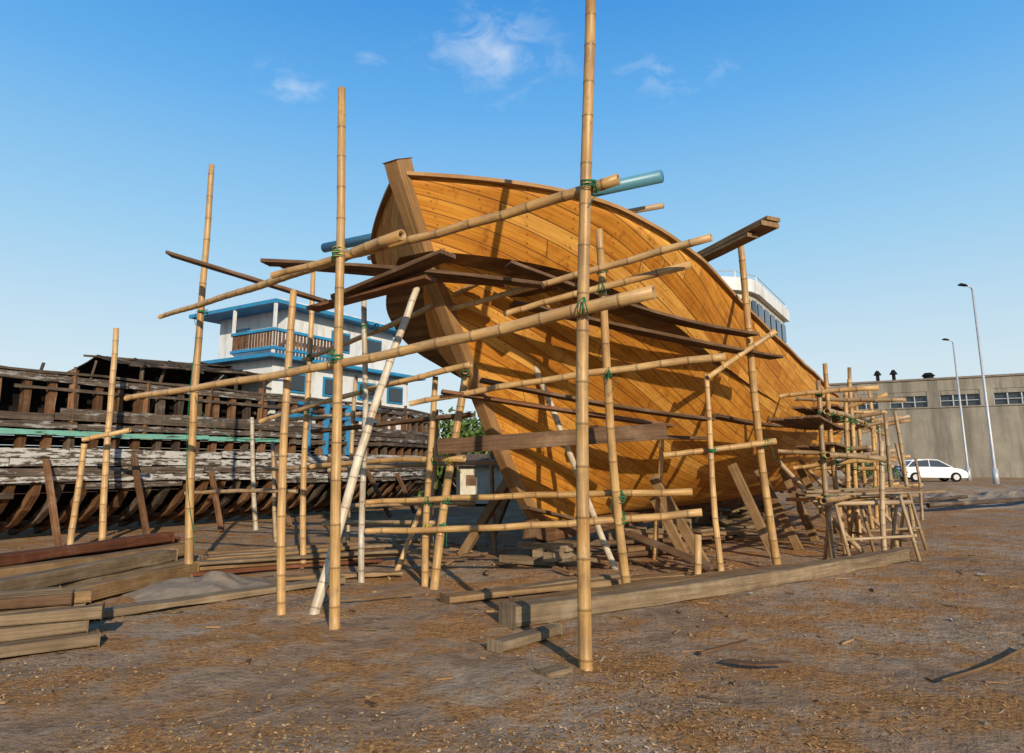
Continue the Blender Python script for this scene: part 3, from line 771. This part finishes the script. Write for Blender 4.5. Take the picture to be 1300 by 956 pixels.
b=W0+wd*17.5-wn*2; tube(vt,[b+V((0,0,9.3)),b+V((0,0,10.0))],.45,12); tube(vt,[b+V((0,0,10.0)),b+V((0,0,10.3))],.6,12,r1=.3)
vt.obj('roof_vents',M['rubber'],wh)
an=MB(); b=W0+wd*2-wn*3; tube(an,[b+V((0,0,8.3)),b+V((0,0,12.5))],.05,6); tube(an,[b+V((-.6,0,12)),b+V((.6,0,12))],.03,5); an.obj('antenna',M['steel'],wh)

def lamp(x,y,h):
    o=empty('street_lamp'); mb=MB(); z=gh(x,y); tube(mb,[(x,y,z),(x,y,z+1),(x,y,h)],.11,12,r1=.055)
    tube(mb,[(x,y,z),(x,y,z+.9)],.15,12); mb.obj('post',M['steel'],o,smooth=True)
    mb=MB(); tube(mb,[(x,y,h-.05),(x-.1,y-.05,h+.12),(x-.4,y-.15,h+.2)],.04,8); mb.obj('arm',M['steel'],o,smooth=True)
    mb=MB(); n=8
    pts=[V((x-.35,y-.13,h+.2)),V((x-.5,y-.17,h+.22)),V((x-.8,y-.25,h+.24)),V((x-.98,y-.3,h+.2))]; rs=[.06,.13,.15,.05]; rings=[]
    for p,r in zip(pts,rs):
        rings.append([mb.vert(p+V((0,r*math.cos(2*math.pi*k/n),r*.55*math.sin(2*math.pi*k/n)))) for k in range(n)])
    for i in range(3):
        for k in range(n): mb.face([rings[i][k],rings[i][(k+1)%n],rings[i+1][(k+1)%n],rings[i+1][k]])
    mb.face(rings[0]); mb.face(rings[-1]); mb.obj('lamp_head',M['rubber'],o,smooth=True)
lamp(25.7,37,11.2); lamp(32.8,50,10.5)

def car(x,y,z,rot):
    o=empty('parked_car'); o.location=(x,y,z); o.rotation_euler=(0,0,rot)
    prof_low=[(-2.0,.32),(-2.05,.55),(-2.0,.82),(-1.85,.95),(-1.2,.98),(0,.97),(1.0,.94),(1.65,.83),(1.98,.66),(2.05,.45),(2.0,.28)]
    mb=MB(); ys=[(-.82,.90),(-.80,1.0),(0,1.03),(.80,1.0),(.82,.90)]
    rings=[]
    for yy,k in ys: rings.append([mb.vert((px*(.97 if abs(yy)>.81 else 1),yy,.28+(pz-.28)*k)) for px,pz in prof_low])
    for a in range(4):
        for i in range(len(prof_low)):
            j=(i+1)%len(prof_low); mb.face([rings[a][i],rings[a][j],rings[a+1][j],rings[a+1][i]])
    mb.face(rings[0]); mb.face(rings[-1][::-1]); mb.obj('body',M['carpaint'],o,smooth=False,bevel=.03)
    base=[(-1.72,.94),(-1.25,1.36),(-.3,1.45),(.35,1.40),(1.12,.93)]
    mb=MB(); A=[];Bv=[]
    for px,pz in base:
        w=.76-(pz-.94)*.34; A.append(mb.vert((px,-w,pz)));Bv.append(mb.vert((px,w,pz)))
    for i in range(4): mb.face([A[i],A[i+1],Bv[i+1],Bv[i]],None,1 if i in(1,2) else 0)
    mb.face(A,None,0); mb.face(Bv[::-1],None,0); mb.obj('windows',[M['glass'],M['carpaint']],o)
    mb=MB()
    for yy in(-1,1):
        for (a,b) in(((-1.25,1.36),(-.3,1.455)),((-.3,1.455),(.35,1.405)),((.35,1.405),(1.12,.93)),((-1.25,1.36),(-1.72,.94)),((-.25,1.44),(-.28,.95))):
            wa=.77-(a[1]-.94)*.34; wb_=.77-(b[1]-.94)*.34
            tube(mb,[(a[0],yy*wa,a[1]),(b[0],yy*wb_,b[1])],.035,6)
    mb.obj('pillars',M['carpaint'],o)
    mb=MB()
    for px in(-1.25,1.25):
        for yy in(-.78,.78):
            tube(mb,[(px,yy-.1,.31),(px,yy+.1,.31)],.31,20,m=0); tube(mb,[(px,yy-.108,.31),(px,yy+.108,.31)],.18,14,m=1)
    mb.obj('wheels',[M['rubber'],M['steel']],o)
    mb=MB(); 
    for yy in(-.6,.6): box(mb,(2.0,yy,.66),(.1,.3,.13)); box(mb,(-2.01,yy,.75),(.08,.25,.16),1)
    mb.obj('lights',[M['glass'],M['maroon']],o)
car(27.9,46.5,.49,-.12)

rh=MB(); nx_,ny_=70,16
for i in range(nx_+1):
    for j in range(ny_+1):
        x=13+20*i/nx_; y=24+3.2*j/ny_+.12*(x-13); e=math.sin(math.pi*j/ny_)*min(1,i/8)
        z=gh(x,y)+e*(.30+.28*noise.noise(V((x*.6,y*.6,2)))+.16*noise.noise(V((x*2.2,y*2.2,2))))-(.05 if e<.02 else 0)
        rh.vert((x,y,z))
for i in range(nx_):
    for j in range(ny_):
        a=i*(ny_+1)+j; rh.face([a,a+ny_+1,a+ny_+2,a+1])
rh.obj('rubble_heap',M['sand'],smooth=False)
lg=MB()
for A_,B_ in(((14,23.6,.25),(21,25.5,.55)),((17.5,22.6,.12),(23.5,24.8,.35)),((12.5,25,.2),(16,24.6,.5)),((20,23,.2),(20.8,24.6,.9))):
    tube(lg,line(A_,B_,6,bow=.15),.09,8,r1=.06)
lg.obj('fallen_logs',M['oldwood'])

def leafmass(name,cx,cy,z0,w,d,h,n,sz=.16,lobes=7):
    o=empty(name); mb=MB()
    L=[(V((cx+R(-.5,.5)*w,cy+R(-.5,.5)*d,z0+h*R(.3,.8))),R(.25,.42)*min(w,h)) for _ in range(lobes)]
    for i in range(n):
        c0,r=random.choice(L); v=V((random.gauss(0,1),random.gauss(0,1),random.gauss(0,1))).normalized()*r*R(.55,1.1); p=c0+v
        if p.z<z0: p.z=z0+R(0,.3)
        a=V((R(-1,1),R(-1,1),R(-1,1))).normalized(); b=a.cross(V((R(-1,1),R(-1,1),R(-1,1)))).normalized()
        s=sz*R(.6,1.3); mb.face([mb.vert(p-a*s),mb.vert(p+b*s*.45),mb.vert(p+a*s),mb.vert(p-b*s*.45)])
    mb.obj('foliage',M['leaf'],o)
    mb=MB()
    for c0,r in L: tube(mb,[(cx+R(-.1,.1),cy,z0-.1),((cx+c0.x)/2,(cy+c0.y)/2,(z0+c0.z)/2),tuple(c0)],.09,6,r1=.03)
    mb.obj('branches',M['oldwood'],o)
leafmass('bush',-2.0,31,.2,4.5,2.5,3.6,5000,lobes=9); leafmass('bush',-6.2,36,.3,5,3,3.2,3000)
leafmass('bush',25.3,50,.5,2.4,1.5,1.4,900,.12)
pm=empty('palm_tree'); mb=MB(); tube(mb,[(24.6,45,.4),(24.65,45,1.3)],.12,8,r1=.09); mb.obj('trunk',M['oldwood'],pm)
mb=MB()
for k in range(14):
    a=2*math.pi*k/14+R(-.2,.2); ln=R(.8,1.2); rise=R(.2,.8)
    pts=[V((24.65+math.cos(a)*ln*t,45+math.sin(a)*ln*t,1.3+rise*t*1.6-1.1*t*t)) for t in np.linspace(0,1,8)]
    for i in range(7):
        for s_ in(-1,1):
            side=V((-math.sin(a),math.cos(a),-.3))*s_*.22*(1-i/9); mb.face([mb.vert(pts[i]),mb.vert(pts[i+1]),mb.vert(pts[i+1]+side)])
mb.obj('fronds',M['leaf'],pm)
def shed(name,x,y,w,d,h,mw,mr,rot=0,door=True):
    o=empty(name); mb=MB(); ca=math.cos(rot);sa=math.sin(rot)
    box(mb,(x,y,h/2+.1),(w,d,h),0,rot); mb.obj('walls',mw,o)
    mb=MB(); 
    def q(px,py,z): return (x+px*ca-py*sa,y+px*sa+py*ca,z)
    e=.3; W=w/2+e;Dp=d/2+e; ids=[mb.vert(q(*p)) for p in((-W,-Dp,h+.05),(W,-Dp,h+.05),(W,0,h+.1+d*.2),(-W,0,h+.1+d*.2),(-W,Dp,h+.05),(W,Dp,h+.05))]
    mb.face([ids[0],ids[1],ids[2],ids[3]]); mb.face([ids[3],ids[2],ids[5],ids[4]]); mb.face([ids[0],ids[3],ids[4]]); mb.face([ids[1],ids[5],ids[2]])
    r_=mb.obj('roof',mr,o); 
    mb=MB(); 
    if door: box(mb,q(w*.12,-d/2-.02,.1+.8),(.6,.03,1.6),0,rot)
    box(mb,q(-w*.25,-d/2-.02,.1+h*.6),(.4,.03,.4),0,rot)
    mb.obj('door_and_windows',M['plank'],o)
shed('white_hut',-1.35,28.5,1.7,2.2,1.5,M['cream'],M['rust'],.15,door=False)
shed('boatyard_shed',-4.0,34,3.4,3,2.1,M['concrete'],M['rust'],-.1)
shed('boatyard_shed',-9.5,42,7,4,3.2,M['concrete'],M['rust'],.1)
shed('boatyard_shed',2.5,50,9,5,3.6,M['white'],M['rust'],-.1)
shed('boatyard_shed',-20,50,12,6,4,M['concrete'],M['rust'],.1)
tl=MB()
for i in range(9000):
    x=R(-160,150); y=R(120,150); h=3+2.5*noise.noise(V((x*.05,0,0)))+1.5*noise.noise(V((x*.3,2,0)))
    p=V((x,y,.4+R(0,1)*h)); a=V((R(-1,1),R(-1,1),R(-1,1))).normalized(); b=a.cross(V((0,.3,1))).normalized(); s=R(.5,1.1)
    tl.face([tl.vert(p-a*s),tl.vert(p+b*s*.6),tl.vert(p+a*s),tl.vert(p-b*s*.6)])
tl.obj('distant_trees',M['leaf'])

# ------------------------------------------------------------------ light
elev=math.radians(21); sx,sy=.30,-.95; n_=math.hypot(sx,sy); sx/=n_; sy/=n_
sdir=V((sx*math.cos(elev),sy*math.cos(elev),math.sin(elev)))
sl=bpy.data.lights.new('sun','SUN'); sl.energy=4.9; sl.angle=math.radians(.5); sl.color=(1,.86,.66)
so=bpy.data.objects.new('sun',sl); COL.objects.link(so); so.rotation_euler=sdir.to_track_quat('Z','Y').to_euler()
w=bpy.data.worlds.new('World'); scene.world=w; w.use_nodes=True; nt=w.node_tree; nd=nt.nodes; lk=nt.links
bg=nd['Background']; sky=nd.new('ShaderNodeTexSky'); sky.sky_type='NISHITA'; sky.sun_disc=False; sky.sun_elevation=elev; sky.sun_rotation=math.atan2(sx,sy)
sky.air_density=1.0; sky.dust_density=1.5; sky.ozone_density=1.5
tc=nd.new('ShaderNodeTexCoord'); 
def wm(op,a,b=None,clamp=False):
    n=nd.new('ShaderNodeMath'); n.operation=op; n.use_clamp=clamp
    for i,v in enumerate((a,b)):
        if v is None: continue
        if isinstance(v,(int,float)): n.inputs[i].default_value=v
        else: lk.new(v,n.inputs[i])
    return n.outputs[0]
nrm=nd.new('ShaderNodeVectorMath'); nrm.operation='NORMALIZE'; lk.new(tc.outputs['Generated'],nrm.inputs[0])
sxyz=nd.new('ShaderNodeSeparateXYZ'); lk.new(nrm.outputs[0],sxyz.inputs[0])
hz=nd.new('ShaderNodeValToRGB'); lk.new(sxyz.outputs[2],hz.inputs[0])
e=hz.color_ramp.elements
stops=[(0,(.84,.93,.97)),(.12,(.73,.89,.98)),(.3,(.39,.72,1.0)),(.48,(.15,.50,.98)),(.62,(.05,.33,.86)),(.8,(.015,.15,.45)),(1,(.01,.10,.32))]
while len(e)<len(stops): e.new(.5)
for i,(p,cc) in enumerate(stops): e[i].position=p; e[i].color=(*cc,1)
gain=nd.new('ShaderNodeVectorMath'); gain.operation='SCALE'; lk.new(hz.outputs[0],gain.inputs[0]); gain.inputs['Scale'].default_value=9.3
hmx=nd.new('ShaderNodeMix'); hmx.data_type='RGBA'; hmx.inputs[0].default_value=.88; lk.new(sky.outputs[0],hmx.inputs[6]); lk.new(gain.outputs[0],hmx.inputs[7])
mask=None
for (dx,dy,dz,r,am) in((-.035,.905,.60,.075,.6),(.03,.905,.585,.05,.45),(-.32,.913,.545,.045,.5),(-.21,.907,.585,.025,.4),(.208,.912,.55,.045,.5),(.29,.912,.57,.03,.4),(-.012,.92,.52,.025,.35)):
    vv=V((dx,dy,dz)).normalized(); ds=nd.new('ShaderNodeVectorMath'); ds.operation='SUBTRACT'; lk.new(nrm.outputs[0],ds.inputs[0]); ds.inputs[1].default_value=vv
    mp=nd.new('ShaderNodeMapping'); mp.inputs['Scale'].default_value=(.75,1,1.3); lk.new(ds.outputs[0],mp.inputs[0])
    ln=nd.new('ShaderNodeVectorMath'); ln.operation='LENGTH'; lk.new(mp.outputs[0],ln.inputs[0])
    g_=wm('MULTIPLY',wm('SUBTRACT',1.0,wm('DIVIDE',ln.outputs['Value'],r*1.5),True),am)
    mask=g_ if mask is None else wm('MAXIMUM',mask,g_)
mp=nd.new('ShaderNodeMapping'); mp.inputs['Scale'].default_value=(1,1,2.1); mp.inputs['Rotation'].default_value=(0,.7,0); lk.new(nrm.outputs[0],mp.inputs[0])
cn_=nd.new('ShaderNodeTexNoise'); cn_.inputs['Scale'].default_value=17; cn_.inputs['Detail'].default_value=7; cn_.inputs['Roughness'].default_value=.6; cn_.inputs['Distortion'].default_value=.7; lk.new(mp.outputs[0],cn_.inputs['Vector'])
cl=wm('MULTIPLY',wm('SUBTRACT',wm('ADD',mask,wm('MULTIPLY',cn_.outputs['Fac'],1.4)),.95),1.0,True)
cl=wm('MULTIPLY',cl,wm('MULTIPLY',mask,1.8,True),True)
mx=nd.new('ShaderNodeMix'); mx.data_type='RGBA'; lk.new(cl,mx.inputs[0]); lk.new(hmx.outputs[2],mx.inputs[6]); mx.inputs[7].default_value=(9,9.4,9.8,1)
lk.new(mx.outputs[2],bg.inputs['Color']); bg.inputs['Strength'].default_value=.1

cam=bpy.data.cameras.new('camera'); cam.lens=24.01; cam.sensor_width=36; cam.shift_y=-45/1300; cam.clip_end=3000; cam.clip_start=.05
co=bpy.data.objects.new('camera',cam); COL.objects.link(co); co.location=(0,0,1.6); co.rotation_euler=(math.pi/2+math.atan(157/867),0,0)
scene.camera=co
scene.view_settings.view_transform='Standard'; scene.view_settings.look='None'; scene.view_settings.exposure=0
print('lash',cnt)
